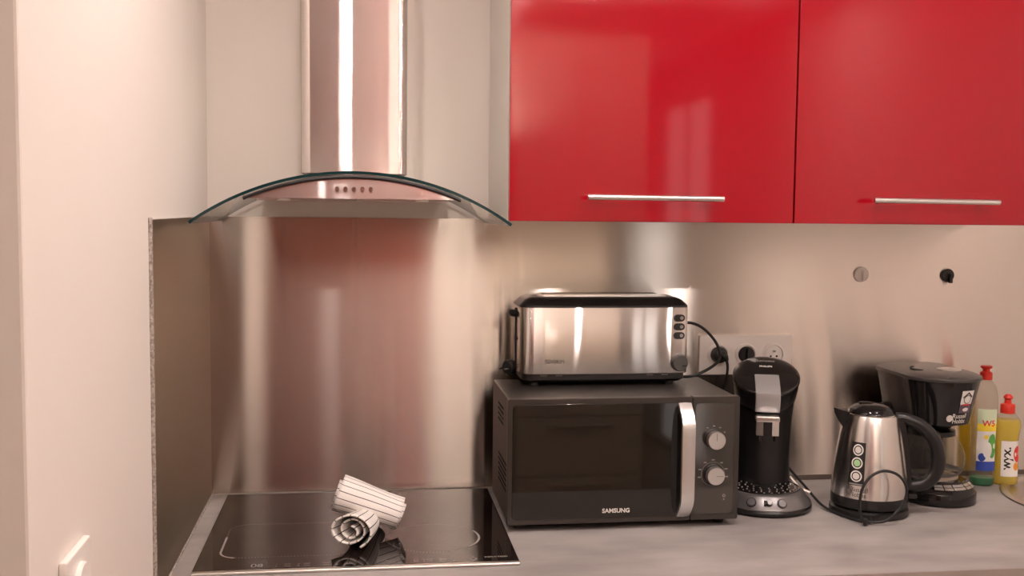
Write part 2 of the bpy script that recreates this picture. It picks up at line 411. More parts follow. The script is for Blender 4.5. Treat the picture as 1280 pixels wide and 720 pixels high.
# sink
sk = thing('sink', 'round stainless steel sink set into the right end of the worktop', 'sink', (SK[0], SK[1], ZC))
B().lathe([(.234, .0005), (.233, .003), (.226, .0045), (.216, .003), (.212, -.002)], 72, caps=False).obj('rim', 'sink_steel', sk)
B().lathe([(.212, -.002), (.205, -.02), (.19, -.13), (.16, -.155), (.03, -.162)], 72).obj('bowl', 'sink_steel', sk)
B().lathe([(.04, -.160), (.04, -.157), (.03, -.158)], 24).obj('drain', 'polished_steel', sk)

# ------------------------------------------------------------------ wall switch, hooks, socket plate
sw = thing('light_switch', 'white square switch plate with round rocker on left wall', 'switch', (LX, -1.170, ZC+.205))
B().box(0, .010, -.055, .055, -.045, .045, .003).obj('plate', 'white_plastic', sw)
B().cyl((.008, -.0, 0), (.016, -.0, 0), .028, 32, bev=.002).obj('rocker', 'white_plastic', sw)

hk = thing('wall_hook', 'small white round hook stuck on steel splashback', 'hook', (1.5115, 0, ZC+.509), 0, 'hooks on the splashback')
B().cyl((0, 0, 0), (0, -.006, 0), .0185, 32, bev=.0015).obj('disc', 'white_plastic', hk)
B().box(.0005, .0045, -.014, -.005, -.014, .010, .0012).obj('peg', 'white_plastic', hk)
hk = thing('wall_hook', 'small black round hook stuck on steel splashback', 'hook', (1.7383, 0, ZC+.5075), 0, 'hooks on the splashback')
B().cyl((-.001, 0, 0), (-.001, -.007, 0), .0165, 32, bev=.0015).obj('disc', 'black_satin', hk)
B().box(-.002, .006, -.018, -.006, -.019, .004, .002).obj('peg', 'black_satin', hk)

pl = thing('socket_plate', 'white triple power socket plate on steel splashback above microwave', 'socket', (1.1035, 0, ZC+.2660))
PW, PH = .2330, .0950
front(B(), rrect(0, PW, 0, PH, .003), -.009, 0, .0015).obj('plate', 'white_plastic', pl)
SX = [.0475, .1170, .1865]
for i, x in enumerate(SX):
    z = .049
    s_ = B().lathe([(.0275, 0), (.0275, .003), (.0225, .004), (.0215, .0005)], 40, M=Matrix.Translation((x, -.009, z)) @ RX90, caps=False).obj('socket_ring', 'white_plastic', pl)
    if i == 2:
        B().cyl((x, -.0085, z), (x, -.0105, z), .0205, 32).obj('socket_face', 'white_plastic', pl)
        for dx in (-.0075, .0075): B().cyl((x+dx, -.010, z-.005), (x+dx, -.0108, z-.005), .0027, 12).obj('socket_hole', 'dark_hole', pl)
        B().cyl((x, -.010, z+.008), (x, -.018, z+.008), .0024, 12).obj('earth_pin', 'print_grey', pl)

# plugs standing in the plate
p = thing('power_plug', 'black round plug with hanging cord in leftmost wall socket', 'plug', (1.1035+SX[0], -.009, ZC+.315), 0, 'plugs in the wall sockets')
B().lathe([(.0195, -.0005), (.0195, .012), (.017, .020), (.011, .024)], 28, M=RX90).obj('plug_body', 'black_plastic', p)
B().tube([(.003, -.018, .003), (.009, -.026, -.004), (.012, -.028, -.012)], [.009, .008, .005], 12).obj('strain_relief', 'black_plastic', p)
B().tube(catmull([(.012, -.028, -.012), (.0145, -.027, -.030), (.013, -.022, -.060), (.006, -.018, -.085), (-.004, -.016, -.12), (-.006, -.016, -.29)], 6), .0034, 8).obj('cord', 'rubber', p)
p = thing('power_plug', 'black flat round plug in the middle wall socket', 'plug', (1.1035+SX[1], -.009, ZC+.315), 0, 'plugs in the wall sockets')
B().lathe([(.0195, -.0005), (.0195, .006), (.0180, .008)], 32, M=RX90).obj('plug_body', 'black_satin', p)
B().box(-.002, .002, -.014, -.007, -.015, .015, .001).obj('grip', 'black_satin', p)

# ------------------------------------------------------------------ red wall cabinets
def wall_cabinet(x, label, hx0, hx1):
    t = thing('wall_cabinet', label, 'cabinet', (x, 0, ZC+.6363), 0, 'red wall cabinets')
    W_, D, H = .600, .3286, .72
    b = B()
    for a in ((0, .016, -D, .001, 0, H), (W_-.016, W_, -D, .001, 0, H), (.016, W_-.016, -D, .001, .0, .016), (.016, W_-.016, -D, .001, H-.016, H), (.016, W_-.016, -.008, .001, .016, H-.016)): b.box(*a)
    b.obj('body', 'white_board', t, smooth=0)
    d = front(B(), rrect(.0012, .5972, .0, H, .0015, 2), -.3476, -.3296, .001).obj('door', 'red_gloss', t)
    h0, h1 = hx0-x, hx1-x
    h = B().cyl((h0, -.385, .0495), (h1, -.385, .0485), .0058, 16, bev=.0006).obj('handle', 'aluminium', d)
    for hx in (h0+.028, h1-.028):
        B().cyl((hx, -.3480, .049), (hx, -.3795, .049), .0042, 12).obj('post', 'aluminium', h)
    return t
wall_cabinet(.5911, 'glossy red wall cabinet with bar handle, next to the cooker hood', .7451, 1.026)
wall_cabinet(1.1911, 'glossy red wall cabinet with bar handle, above the kettle and coffee maker', 1.3484, 1.6281)

# ------------------------------------------------------------------ cooker hood
hd = thing('cooker_hood', 'stainless steel cooker hood with curved glass canopy on white wall', 'cooker hood', (.284, 0, ZC))
R_, ZT = .517, .7275
def arc_z(x, off=0.): return ZT-R_+math.sqrt((R_+off)**2-x*x)
GF, GB = -.455, -.012          # glass front and back
xs = [-.300+.600*i/60 for i in range(61)]
top = [(x, arc_z(x)) for x in xs]; bot = [(x*(R_-.0055)/R_, arc_z(x*(R_-.0055)/R_, -.0055)) for x in xs]
b = B()
for ring in (top, bot):
    g = [[b.bm.verts.new((x, y, z)) for x, z in ring] for y in (GF, GB)]
    for i in range(60): b.bm.faces.new((g[0][i], g[0][i+1], g[1][i+1], g[1][i]))
bmesh.ops.recalc_face_normals(b.bm, faces=b.bm.faces)
canopy = b.obj('glass_canopy', 'hood_glass', hd, 60)
b = B()
ro = top+bot[::-1]
for y0, y1 in ((GF-.0005, GF+.0015), (GB-.0015, GB+.0005)):
    b.loft([[(x, y, z) for x, z in top]+[] for y in (y0,)]+[[(x, y0, z) for x, z in bot]], caps=False, closed=False)
for e in (0, -1):
    b.quad((top[e][0], GF, top[e][1]), (top[e][0], GB, top[e][1]), (bot[e][0], GB, bot[e][1]), (bot[e][0], GF, bot[e][1]))
b.obj('glass_edge', 'edge_glass', canopy, 60)
# body: segment below the glass
bz = .6760; BF = -.435
hw = .203
xs2 = [-hw+2*hw*i/40 for i in range(41)]
arc2 = [(x, arc_z(x, -.0080)-.0010) for x in xs2]
seg = [(x, max(z, bz+.004)) for x, z in arc2]
out = seg+[(hw, bz), (-hw, bz)]
front(B(), out[::-1], BF, -.001).obj('body', 'hood_steel', hd, 30)
b = B(); b.tube([(x*1.0, BF-.0035, z-.0015) for x, z in arc2], .0033, 8); b.obj('gasket', 'gasket', hd)
for x in (-.094, .094):
    B().box(x-.088, x+.088, -.40, -.06, bz-.004, bz-.0002, .001).obj('filter', 'satin_silver', hd, smooth=0)
for x in (-.13, .13):
    B().cyl((x, -.418, bz), (x, -.418, bz-.004), .012, 20).obj('lamp_lens', 'white_plastic', hd)
for i in range(5):
    B().cyl((-.0305+i*.0157, BF, .6945), (-.0305+i*.0157, BF-.006, .6945), .0043, 16, bev=.0008).obj('button', 'polished_steel', hd)
# chimney: lower sleeve with rounded front corners and a slimmer upper sleeve
def chim(w, yf, r, z0, z1, name):
    pts = []
    for k in range(9):
        t = math.radians(90*k/8); pts.append((w-r+r*math.sin(t), yf+r-r*math.cos(t)))
    pts = [(-x, y) for x, y in pts[::-1]]+pts
    pts = [(-w, -.001)]+pts+[(w, -.001)]
    B().prism(pts, z0, z1).obj(name, 'hood_steel', hd, 25)
chim(.1090, -.240, .020, .7300, 1.20, 'chimney')
chim(.1050, -.236, .020, 1.20, CZ-ZC-.001, 'upper_chimney')

# ------------------------------------------------------------------ hob
hob = thing('induction_hob', 'black glass induction hob with steel front strip set on worktop', 'hob', (0, 0, ZC))
B().box(-.003, .592, -.544, -.020, .0, .0048, .0012).obj('glass', 'black_glass', hob)
B().box(-.003, .592, -.558, -.5445, .0, .0062, .0028, 3).obj('front_strip', 'satin_silver', hob)
ZG = .0052
def dash(b, x, y, ang, L, w):
    c, s = math.cos(ang), math.sin(ang); p = [(-L/2, -w/2), (L/2, -w/2), (L/2, w/2), (-L/2, w/2)]
    b.quad(*[(x+c*u-s*v, y+s*u+c*v, ZG) for u, v in p])
def dotted(path, step, L, w):
    b = B(); acc = 0
    for (x0, y0), (x1, y1) in zip(path, path[1:]):
        d = math.hypot(x1-x0, y1-y0); a = math.atan2(y1-y0, x1-x0)
        while acc < d:
            dash(b, x0+(x1-x0)*acc/d, y0+(y1-y0)*acc/d, a, L, w); acc += step
        acc -= d
    return b
lz = rrect(.035, .275, -.475, -.262, .035)
dotted(lz+[lz[0]], .0060, .0018, .0020).obj('zone_marking', 'print_dim', hob, 0, stuff=True)
cz = [(.440+.092*math.cos(2*PI*i/80), -.388+.092*math.sin(2*PI*i/80)) for i in range(81)]
dotted(cz, .0064, .0018, .0024).obj('zone_marking', 'print_dim', hob, 0, stuff=True)
def strip(path, w):
    b = B()
    for (x0, y0), (x1, y1) in zip(path, path[1:]):
        d = math.hypot(x1-x0, y1-y0) or 1; nx, ny = -(y1-y0)/d*w/2, (x1-x0)/d*w/2
        b.quad((x0-nx, y0-ny, ZG+.0002), (x1-nx, y1-ny, ZG+.0002), (x1+nx, y1+ny, ZG+.0002), (x0+nx, y0+ny, ZG+.0002))
    return b
strip([(.035, -.345), (.035, -.44)]+[(.070-.035*math.cos(math.radians(a)), -.44-.035*math.sin(math.radians(a))) for a in range(10, 81, 10)], .0040).obj('zone_arc', 'print_grey', hob, 0, stuff=True)
strip([(.440+.092*math.cos(math.radians(a)), -.388+.092*math.sin(math.radians(a))) for a in range(-45, 30, 5)], .0045).obj('zone_arc', 'print_grey', hob, 0, stuff=True)
flat = lambda x, y, k=1.: (lambda u, v: (x+u*k, y+v*k, ZG+.0002))
text('display_digits', '08', .026, 'print_grey', hob, flat(.110, -.524), sx=.9)
text('display_digits', '8', .022, 'print_dim', hob, flat(.400, -.524), sx=1.1)
text('hob_lettering', 'INDUCTION', .0078, 'print_white', hob, flat(.551, -.518))
b = B()
for x0 in (.165, .20, .235, .425, .45):
    for dy in (-.519, -.530): dash(b, x0, dy, 0, .012, .0016)
for x0 in (.145, .185, .255, .275, .415, .445, .345, .360): dash(b, x0, -.530, 0, .003, .003); dash(b, x0, -.519, 0, .003, .0016)
b.obj('control_marking', 'print_dim', hob, 0, stuff=True)
b = B(); b.disc(lambda u, v: (u, v, ZG), .507, -.526, .0065, n=20, r0=.005); dash(b, .470, -.522, PI/2, .018, .0012); dash(b, .507, -.514, 0, .006, .0015)
b.obj('power_marking', 'print_grey', hob, 0, stuff=True)

# ------------------------------------------------------------------ rolled towels
def roll(name, label, p0, p1, R, turns, squash, seed, n_len=18, loose=.06, flare=0.):
    rnd = random.Random(seed); ph = [rnd.uniform(0, 6.28) for _ in range(8)]
    p0, p1 = Vector(p0), Vector(p1); ax = (p1-p0); L = ax.length; ax.normalize()
    side = ax.cross(Vector((0, 0, 1))).normalized(); up = side.cross(ax)
    N = 150; prof = []
    for i in range(N+1):
        t = i/N; th = -PI*.35+2*PI*turns*t
        r = R*(1-.80*t**1.05)
        w = min(1, t*2.2)
        r *= 1+loose*(.25+1.5*w)*(math.sin(1.5*th+ph[0]+3*t)+.6*math.sin(2.3*th+ph[1]-5*t)+.15*math.sin(4.1*th+ph[2]))
        prof.append((r*math.cos(th), squash*r*math.sin(th)))
    arc = [0]
    for a, b_ in zip(prof, prof[1:]): arc.append(arc[-1]+math.hypot(a[0]-b_[0], a[1]-b_[1]))
    bm = bmesh.new(); uvl = bm.loops.layers.uv.new('UVMap'); rows = []
    for j in range(n_len+1):
        s_ = j/n_len; row = []
        for i, (a, c) in enumerate(prof):
            t = i/N
            k = 1+.05*math.sin(3*s_+ph[3])+flare*(s_-.5)+.03*math.sin(7*s_+ph[4]+2*PI*turns*t)
            end = (.004*math.sin(7*t+ph[5])-.004*t)*(1 if s_ > .5 else -1)*abs(2*s_-1)**3
            wob = .0015*math.sin(6*s_+ph[6])
            row.append(bm.verts.new(p0+ax*(L*s_+end)+side*(a*k+wob)+up*(c*k)))
        rows.append(row)
    for j in range(n_len):
        for i in range(N):
            f = bm.faces.new((rows[j][i], rows[j][i+1], rows[j+1][i+1], rows[j+1][i]))
            for l, (ii, jj) in zip(f.loops, ((i, j), (i+1, j), (i+1, j+1), (i, j+1))): l[uvl].uv = (arc[ii], jj/n_len)
    me = bpy.data.meshes.new(name); bm.to_mesh(me); bm.free(); me.materials.append(MATS['striped_cotton']); me.shade_smooth()
    o = bpy.data.objects.new(name, me); COL.objects.link(o)
    md = o.modifiers.new('thick', 'SOLIDIFY'); md.thickness = .0034; md.offset = -1
    o.location = (0, 0, ZC)
    return tag(o, label, 'towel', 'rolled striped towels')
roll('rolled_towel', 'rolled white towel with thin dark stripes, its coiled end facing forward, lying on the hob', (.278, -.455, .0440), (.320, -.290, .0280), .0330, 2.4, .84, 3, loose=.06, flare=-.5)
roll('rolled_towel', 'rolled white towel with thin dark stripes, leaning across the other towel on the hob', (.250, -.328, .0900), (.381, -.338, .0420), .0405, 2.5, .84, 11, loose=.045, flare=-.14)

# ------------------------------------------------------------------ microwave
mw = thing('microwave', 'dark grey microwave oven with silver handle and two knobs, standing on worktop', 'microwave', (.593, -.3565, ZC))
B().box(.002, .487, .021, .272, .016, .2735, .004).obj('body', 'microwave_shell', mw)
door = front(B(), rrect(0, .3862, .015, .2755, .004, 3), .0, .020, .0015).obj('door', 'microwave_frame', mw)
front(B(), rrect(.0095, .378, .0255, .2640, .010), -.0022, .004, .0012).obj('window', 'microwave_window', door)
front(B(), [(.3515+.010*math.cos(a)*(1 if math.cos(a) < 0 else .3), .1445+.112*math.sin(a)) for a in [2*PI*i/32 for i in range(32)]], -.0032, -.001).obj('grip_recess', 'dark_hole', door)
hp = []
for i in range(25):
    s_ = i/24; z = .0265+.2360*s_; e = min(s_, 1-s_)*5.2
    y = -.002-.033*(math.sin(min(1, e)*PI/2))
    hp.append((z, y))
b = B()
rings = []
for i, (z, y) in enumerate(hp):
    z2, y2 = hp[min(i+1, 24)]; z1, y1 = hp[max(i-1, 0)]; d = Vector((0, y2-y1, z2-z1)).normalized(); nrm = Vector((0, -d.z, d.y)); c = Vector((0, y, z))
    rings.append([c+Vector((x, 0, 0))+nrm*q for x, q in ((.3540, -.002), (.3555, .0022), (.3690, .0036), (.3825, .0022), (.3840, -.002), (.3825, -.0040), (.3555, -.0040))])
b.loft(rings).obj('handle', 'aluminium', door, 50)
pn = front(B(), rrect(.3874, .4890, .015, .2755, .004, 3), .0, .020, .0015).obj('control_panel', 'microwave_frame', mw)
front(B(), rrect(.3925, .4770, .0280, .2615, .008), -.0012, .004, .0006).obj('gloss_fascia', 'panel_gloss', pn)
for z in (.1870, .1125):
    k = B().lathe([(.0215, 0), (.0215, .003), (.0195, .004), (.0190, .020)], 36, M=Matrix.Translation((.4330, -.0012, z)) @ RX90).obj('knob', 'black_satin', pn)
    B().lathe([(.0193, .006), (.0193, .020), (.0180, .0225)], 36, M=Matrix.Translation((.4330, -.0012, z)) @ RX90).obj('knob_cap', 'aluminium', k)
    B().box(.4326, .4334, -.0242, -.0235, z, z+.015).obj('pointer', 'print_dark', k, smooth=0) if z > .15 else B().box(.4330, .448, -.0242, -.0235, z-.0004, z+.0004).obj('pointer', 'print_dark', k, smooth=0)
pf = lambda x, z: (lambda u, v: (x+u, -.0016, z+v))
b = B()
b.disc(lambda u, v: (u, -.0015, v), .433, .1125, .0255, n=40, r0=.0248)
for a in (-12, 20, 52, 90, 125, 160, 192): b.box(.433+.030*math.cos(math.radians(a))-.0032, .433+.030*math.cos(math.radians(a))+.0032, -.0018, -.0012, .1125+.030*math.sin(math.radians(a))-.0012, .1125+.030*math.sin(math.radians(a))+.0012)
for a in (60, 90, 120, 30): b.box(.433+.027*math.cos(math.radians(a))-.0018, .433+.027*math.cos(math.radians(a))+.0018, -.0018, -.0012, .187+.027*math.sin(math.radians(a))-.0010, .187+.027*math.sin(math.radians(a))+.0010)
b.obj('dial_marking', 'print_grey', pn, 0, stuff=True)
b = B(); b.disc(lambda u, v: (u, -.0016, v), .458, .066, .0034, n=16, r0=.0018); b.box(.4565, .4595, -.0018, -.0012, .057, .0595)
b.obj('timer_symbol', 'print_grey', pn, 0, stuff=True)
text('brand_lettering', 'SAMSUNG', .0125, 'print_white', door, lambda u, v: (.2270+u, -.0025, .0405+v), bold=.03, sx=1.02)
b = B()
for g, (y0, z0, ny, nz) in enumerate(((.085, .205, 8, 4), (.030, .075, 12, 6))):
    for i in range(ny):
        for j in range(nz): b.box(.0012, .0022, y0+i*.011, y0+i*.011+.0075, z0+j*.011-.0, z0+j*.011+.0045)
b.obj('side_vents', 'dark_hole', mw, 0, stuff=True)
for x, y in ((.03, .04), (.46, .04), (.03, .25), (.46, .25)):
    B().cyl((x, y, 0), (x, y, .0165), .012, 16, r1=.015).obj('foot', 'rubber', mw)

# ------------------------------------------------------------------ toaster
TZ = .2740
ts = thing('toaster', 'long brushed steel toaster with black top lying along the microwave top', 'toaster', (.640, -.200, ZC+TZ))
def t_out(inx, iny, z, r=.016, bow=.003, rl=.030):
    W_, D = .377, .135; pts = []
    x0, x1, y0, y1 = inx, W_-inx, iny, D-iny
    rl = max(rl-inx, .004); r = max(r-inx*.5, .004)
    for k in range(9): t = math.radians(180+90*k/8); pts.append((x0+rl+rl*math.cos(t), y0+rl+rl*math.sin(t), z))
    for k in range(1, 12):
        s_ = k/12; pts.append((x0+rl+(x1-r-x0-rl)*s_, y0-bow*math.sin(PI*s_), z))
    for k in range(9): t = math.radians(270+90*k/8); pts.append((x1-r+r*math.cos(t), y0+r+r*math.sin(t), z))
    for k in range(9): t = math.radians(90*k/8); pts.append((x1-r+r*math.cos(t), y1-r+r*math.sin(t), z))
    for k in range(9): t = math.radians(90+90*k/8); pts.append((x0+rl+rl*math.cos(t), y1-rl+rl*math.sin(t), z))
    return pts
B().loft([t_out(.001, .001, .0275), t_out(0, 0, .0290), t_out(0, 0, .1720), t_out(.001, .001, .1735)]).obj('shell', 'toaster_steel', ts, 40)
B().loft([t_out(.0, .0, .1735), t_out(.0005, .0005, .1770), t_out(.012, .014, .1890), t_out(.022, .024, .1935), t_out(.030, .032, .1945)]).obj('top_cover', 'black_satin', ts, 40)
tp = B().prism(rrect(.045, .335, .032, .104, .012), .1940, .1968, .001).obj('slot_plate', 'satin_silver', ts)
for y in (.047, .077):
    B().box(.058, .322, y, y+.014, .1960, .1976).obj('slot', 'dark_hole', tp, smooth=0)
    for yy in (y-.0012, y+.0140):
        B().box(.056, .324, yy, yy+.0016, .1960, .1995).obj('slot_rim', 'polished_steel', tp, smooth=0)
bs = B().loft([t_out(.016, .014, .008), t_out(.006, .005, .014), t_out(.006, .005, .0275)]).obj('base', 'black_plastic', ts, 40)
for i in range(9):
    B().box(.045+i*.034, .060+i*.034, .0030, .0058, .0225, .0250).obj('base_vent', 'print_dark', bs, smooth=0)
for x in (.035, .340):
    for y in (.025, .11): B().cyl((x, y, .0), (x, y, .009), .009, 14).obj('foot', 'rubber', ts)
for z in (.150, .1305, .111):
    bt = front(B(), rrect(.3415, .3665, z-.0078, z+.0078, .0076, 8), -.0026, .006, .0008).obj('button', 'black_plastic', ts)
    B().disc(lambda u, v: (u, -.0029, v), .3590, z, .0040, n=14).obj('symbol', 'print_grey', bt, 0)
kn = B().lathe([(.0195, -.002), (.0195, .003), (.0180, .004), (.0175, .013), (.0160, .0145)], 36, M=Matrix.Translation((.3555, .001, .0510)) @ RX90).obj('browning_dial', 'dial_grey', ts)
B().box(.3585, .3685, -.0145, -.0128, .0440, .0470).obj('pointer', 'black_plastic', kn, smooth=0)
text('brand_lettering', 'SEVERIN', .0115, 'print_dark', ts, lambda u, v: (.076+u, -.0034, .0545+v), sx=1.0, bold=.01)
lv = B().box(-.004, .002, .060, .068, .05, .168).obj('lever_slot', 'black_plastic', ts, smooth=0)
B().loft([[(-.001, .064+.012*math.cos(a), .155+.009*math.sin(a)) for a in [2*PI*i/14 for i in range(14)]], [(-.014, .064+.016*math.cos(a), .157+.008*math.sin(a)) for a in [2*PI*i/14 for i in range(14)]], [(-.018, .064+.012*math.cos(a), .159+.005*math.sin(a)) for a in [2*PI*i/14 for i in range(14)]]]).obj('lever', 'black_satin', ts)
# cord: leaves on the right, loops in the air, runs behind to a loose plug on the left
cp = [(.372, .078, .128), (.4015, .074, .1312), (.4366, .090, .1177), (.4674, .100, .0903), (.4816, .100, .0641), (.4822, .100, .0416), (.4547, .080, .0261), (.4181, .060, .0147), (.395, .066, .0085), (.370, .105, .0050), (.330, .146, .006), (.18, .150, .005), (.05, .146, .010), (.034, .130, .022), (.014, .107, .032)]
cd = B().tube(catmull(cp, 6), .0034, 8).obj('cord', 'rubber', ts)
P0 = Vector((.014, .107, .032)); PD = Vector((-.80, -.60, -.05)).normalized(); PSD = Vector((.60, -.80, 0)).normalized()
pg = B()
pg.cyl(P0-PD*.004, P0+PD*.022, .0075, 20, r1=.0150); pg.cyl(P0+PD*.022, P0+PD*.040, .0175, 28, bev=.002)
pg.obj('plug', 'black_plastic', cd)
B().cyl(P0+PD*.0395, P0+PD*.0408, .0135, 24).obj('plug_face', 'dark_hole', cd)
for k_ in (-1, 1):
    B().cyl(P0+PD*.039+PSD*(.0090*k_), P0+PD*.057+PSD*(.0090*k_), .0024, 10).obj('pin', 'polished_steel', cd)
    B().cyl(P0+PD*.0385+Vector((0, 0, .0145*k_)), P0+PD*.0412+Vector((0, 0, .0145*k_)), .0030, 8).obj('earth_clip', 'polished_steel', cd)

# ------------------------------------------------------------------ pod coffee machine
pm = thing('pod_coffee_machine', 'black pod coffee machine with silver lever and round drip tray, between microwave and kettle', 'coffee machine', (1.1945, -.2143, ZC), math.radians(-17))
B().lathe([(.096, .0), (.104, .004), (.1055, .010), (.1030, .0145)], 64).obj('foot_ring', 'black_satin', pm)
B().lathe([(.1030, .0145), (.1035, .0165), (.1015, .0205), (.0860, .0420), (.0815, .0450), (.0780, .0460)], 64).obj('base', 'charcoal_silver', pm)
tr = B().lathe([(.0790, .0455), (.0780, .0472), (.0750, .0478), (.0735, .0465)], 56).obj('drip_tray', 'black_gloss', pm)
b = B()
for rr, n in ((.068, 26), (.055, 20), (.041, 14), (.027, 9)):
    for i in range(n):
        a = 2*PI*(i+.3*(rr*100 % 2))/n; x, y = rr*math.cos(a), rr*math.sin(a)
        if y < .035: b.lathe([(.0019, .0466), (.0017, .0478), (.0008, .0484)], 8, c=(x, y))
b.obj('tray_studs', 'aluminium', tr, stuff=True)
for x in (-.020, .020): B().lathe([(.0105, .0467), (.0105, .0476), (.0085, .0478)], 20, c=(x, -.004), sy=.55).obj('tray_hole', 'dark_hole', tr)
col_r = []
for z, r, y in ((.012, .062, .070), (.10, .0605, .070), (.18, .0625, .068), (.225, .066, .060), (.262, .070, .048)):
    col_r.append([(r*math.cos(2*PI*i/48), y+r*.95*math.sin(2*PI*i/48), z) for i in range(48)])
B().loft(col_r).obj('column', 'black_plastic', pm, 40)
TH = math.radians(24); HC = Vector((0, .022, .292)); AX = Vector((0, -math.sin(TH), math.cos(TH))); FW = Vector((0, -math.cos(TH), -math.sin(TH)))
def hring(h, r, sh=0.): return [HC+AX*h+FW*sh+Vector((1, 0, 0))*r*math.cos(2*PI*i/56)-FW*(r*1.08)*math.sin(2*PI*i/56) for i in range(56)]
B().loft([hring(-.075, .050, -.020), hring(-.062, .063, -.010), hring(-.045, .0690), hring(-.004, .0735)]).obj('head', 'black_satin', pm, 40)
B().loft([hring(-.004, .0742), hring(.000, .0742), hring(.0030, .0715), hring(.0055, .062), hring(.0075, .040), hring(.0080, .010)]).obj('lid', 'black_gloss', pm, 50)
b = B(); rings = []
for s_, h, d in ((.010, .0095, .004), (.030, .0105, .005), (.060, .0095, .006), (.0800, .0050, .007), (.0870, -.008, .007), (.0880, -.032, .006), (.0865, -.040, .004)):
    c = HC+FW*s_+AX*h; w = .0265
    nn = AX if s_ < .078 else (FW+AX*.4).normalized() if s_ < .085 else FW
    rings.append([c+Vector((-w, 0, 0))-nn*d, c+Vector((-w, 0, 0))-nn*.001, c+Vector((-w+.003, 0, 0)), c+Vector((w-.003, 0, 0)), c+Vector((w, 0, 0))-nn*.001, c+Vector((w, 0, 0))-nn*d])
b.loft(rings).obj('lever', 'grey_silver', pm, 35)
sp = B().box(-.026, .026, -.062, -.034, .2010, .2150, .004).obj('spout', 'satin_silver', pm)
for s_ in (-1, 1):
    B().loft([[(s_*(.0095+.0145*u), -.050+.013*v, z) for u, v in ((0, -1), (1, -.7), (1, .7), (0, 1))] for z in (.203, .185, .172)][:]).obj('nozzle_shell', 'satin_silver', sp)
    B().cyl((s_*.017, -.050, .174), (s_*.017, -.050, .158), .0050, 12, r1=.0042).obj('nozzle', 'black_plastic', sp)
B().box(-.009, .009, -.058, -.042, .172, .203, .002).obj('spout_core', 'black_plastic', sp)
def slope(a, s_):      # point on the sloping apron of the base: bearing a (0 = front), s 0..1 upward
    r = .1015+(.0860-.1015)*s_; return Vector((r*math.sin(a), -r*math.cos(a), .0205+.0215*s_))
for i, a in enumerate((-.35, 0, .35)):
    c = slope(a, .45); nrm = Vector((math.sin(a)*.74, -math.cos(a)*.74, .67)); 
    if i != 1:
        k = B(); k.cyl(c-nrm*.002, c+nrm*.0012, .0108, 24); k.obj('button_well', 'black_satin', pm)
        B().cyl(c, c+nrm*.0030, .0092, 24, bev=.001).obj('button', 'charcoal_silver', pm)
    else:
        t_ = Vector((1, 0, 0)); b = B(); b.tube([c-t_*.006+nrm*.0002, c+t_*.006+nrm*.0002], .0062, 16); b.obj('switch_well', 'black_satin', pm)
        B().cyl(c+t_*.006-nrm*.001, c+t_*.006+nrm*.0078, .0060, 20, bev=.001).obj('switch', 'charcoal_silver', pm)
lidf = lambda s0: (lambda u, v: HC+Vector((u, 0, 0))+FW*(s0-v)+AX*.0082)
text('model_lettering', 'Senseo', .0135, 'print_grey', pm, lidf(-.050), sx=1.1)
text('brand_lettering', 'PHILIPS', .0085, 'print_white', pm, lidf(-.026), bold=.03, sx=1.05)
B().tube([(.062, .06, .055), (.085, .055, .030), (.108, .052, .022)], .004, 8).obj('hinge_arm', 'satin_silver', pm)

# ------------------------------------------------------------------ kettle
kt = thing('kettle', 'brushed steel electric kettle with black handle and looped cord', 'kettle', (1.412, -.280, ZC), math.radians(-20))
B().lathe([(.080, 0), (.0845, .004), (.0835, .014), (.078, .018), (.02, .019)], 56).obj('power_base', 'black_plastic', kt)
B().lathe([(.076, .0195), (.0815, .022), (.0825, .030), (.0818, .0440)], 56).obj('bottom_band', 'black_satin', kt)
KP = [(.0816, .0440), (.0812, .060), (.0790, .090), (.0755, .120), (.0710, .150), (.0655, .180), (.0600, .203), (.0565, .215), (.0540, .2205)]
def kr(z):
    for (r0, z0), (r1, z1) in zip(KP, KP[1:]):
        if z <= z1: return r0+(r1-r0)*max(0, (z-z0)/(z1-z0))
    return KP[-1][0]
B().lathe(KP, 72).obj('body', 'kettle_steel', kt, 60)
ld = B().lathe([(.0520, .2190), (.0510, .2235), (.0465, .2315), (.0370, .2380), (.0250, .2415), (.006, .2430)], 56).obj('lid', 'black_gloss', kt, 60)
B().lathe([(.016, .2400), (.016, .2440), (.012, .2455)], 24, c=(-.012, .0), sy=.6).obj('lid_knob', 'black_gloss', ld)
B().lathe([(.0545, .2195), (.0548, .2212), (.0535, .2222)], 56, caps=False).obj('lid_seam', 'polished_steel', kt)
# spout
B().loft([[(-.060, -.018, .188), (-.060, .018, .188), (-.050, .022, .224), (-.050, -.022, .224)], [(-.071, -.010, .202), (-.071, .010, .202), (-.070, .013, .2275), (-.070, -.013, .2275)], [(-.079, -.004, .218), (-.079, .004, .218), (-.0815, .005, .2300), (-.0815, -.005, .2300)]]).obj('spout', 'black_satin', kt, 30)
hp = catmull([(.050, 0, .2130), (.075, 0, .2100), (.106, 0, .1960), (.132, 0, .1650), (.1420, 0, .1270), (.1360, 0, .0920), (.116, 0, .0700), (.090, 0, .0640), (.074, 0, .0660)], 6)
B().tube(hp, [.0115+.0035*math.sin(PI*i/(len(hp)-1)) for i in range(len(hp))], 16, flat=.95, up=(0, 0, 1)).obj('handle', 'black_satin', kt)
b = B(); b.loft([[(x0, -.012, z), (x0, .012, z), (x1, .012, z), (x1, -.012, z)] for z, x0, x1 in ((.064, .072, .088), (.10, .070, .085), (.15, .064, .078), (.20, .054, .070), (.213, .048, .064))])
b.obj('handle_spine', 'black_satin', kt)
B().box(.082, .100, -.010, .010, .036, .047, .003).obj('power_switch', 'black_satin', kt)
ks = lambda a0, z0, off=.0006: (lambda u, v: ((kr(z0+v)+off)*math.sin(a0+u/.076), -(kr(z0+v)+off)*math.cos(a0+u/.076), z0+v))
A0 = math.radians(-27)
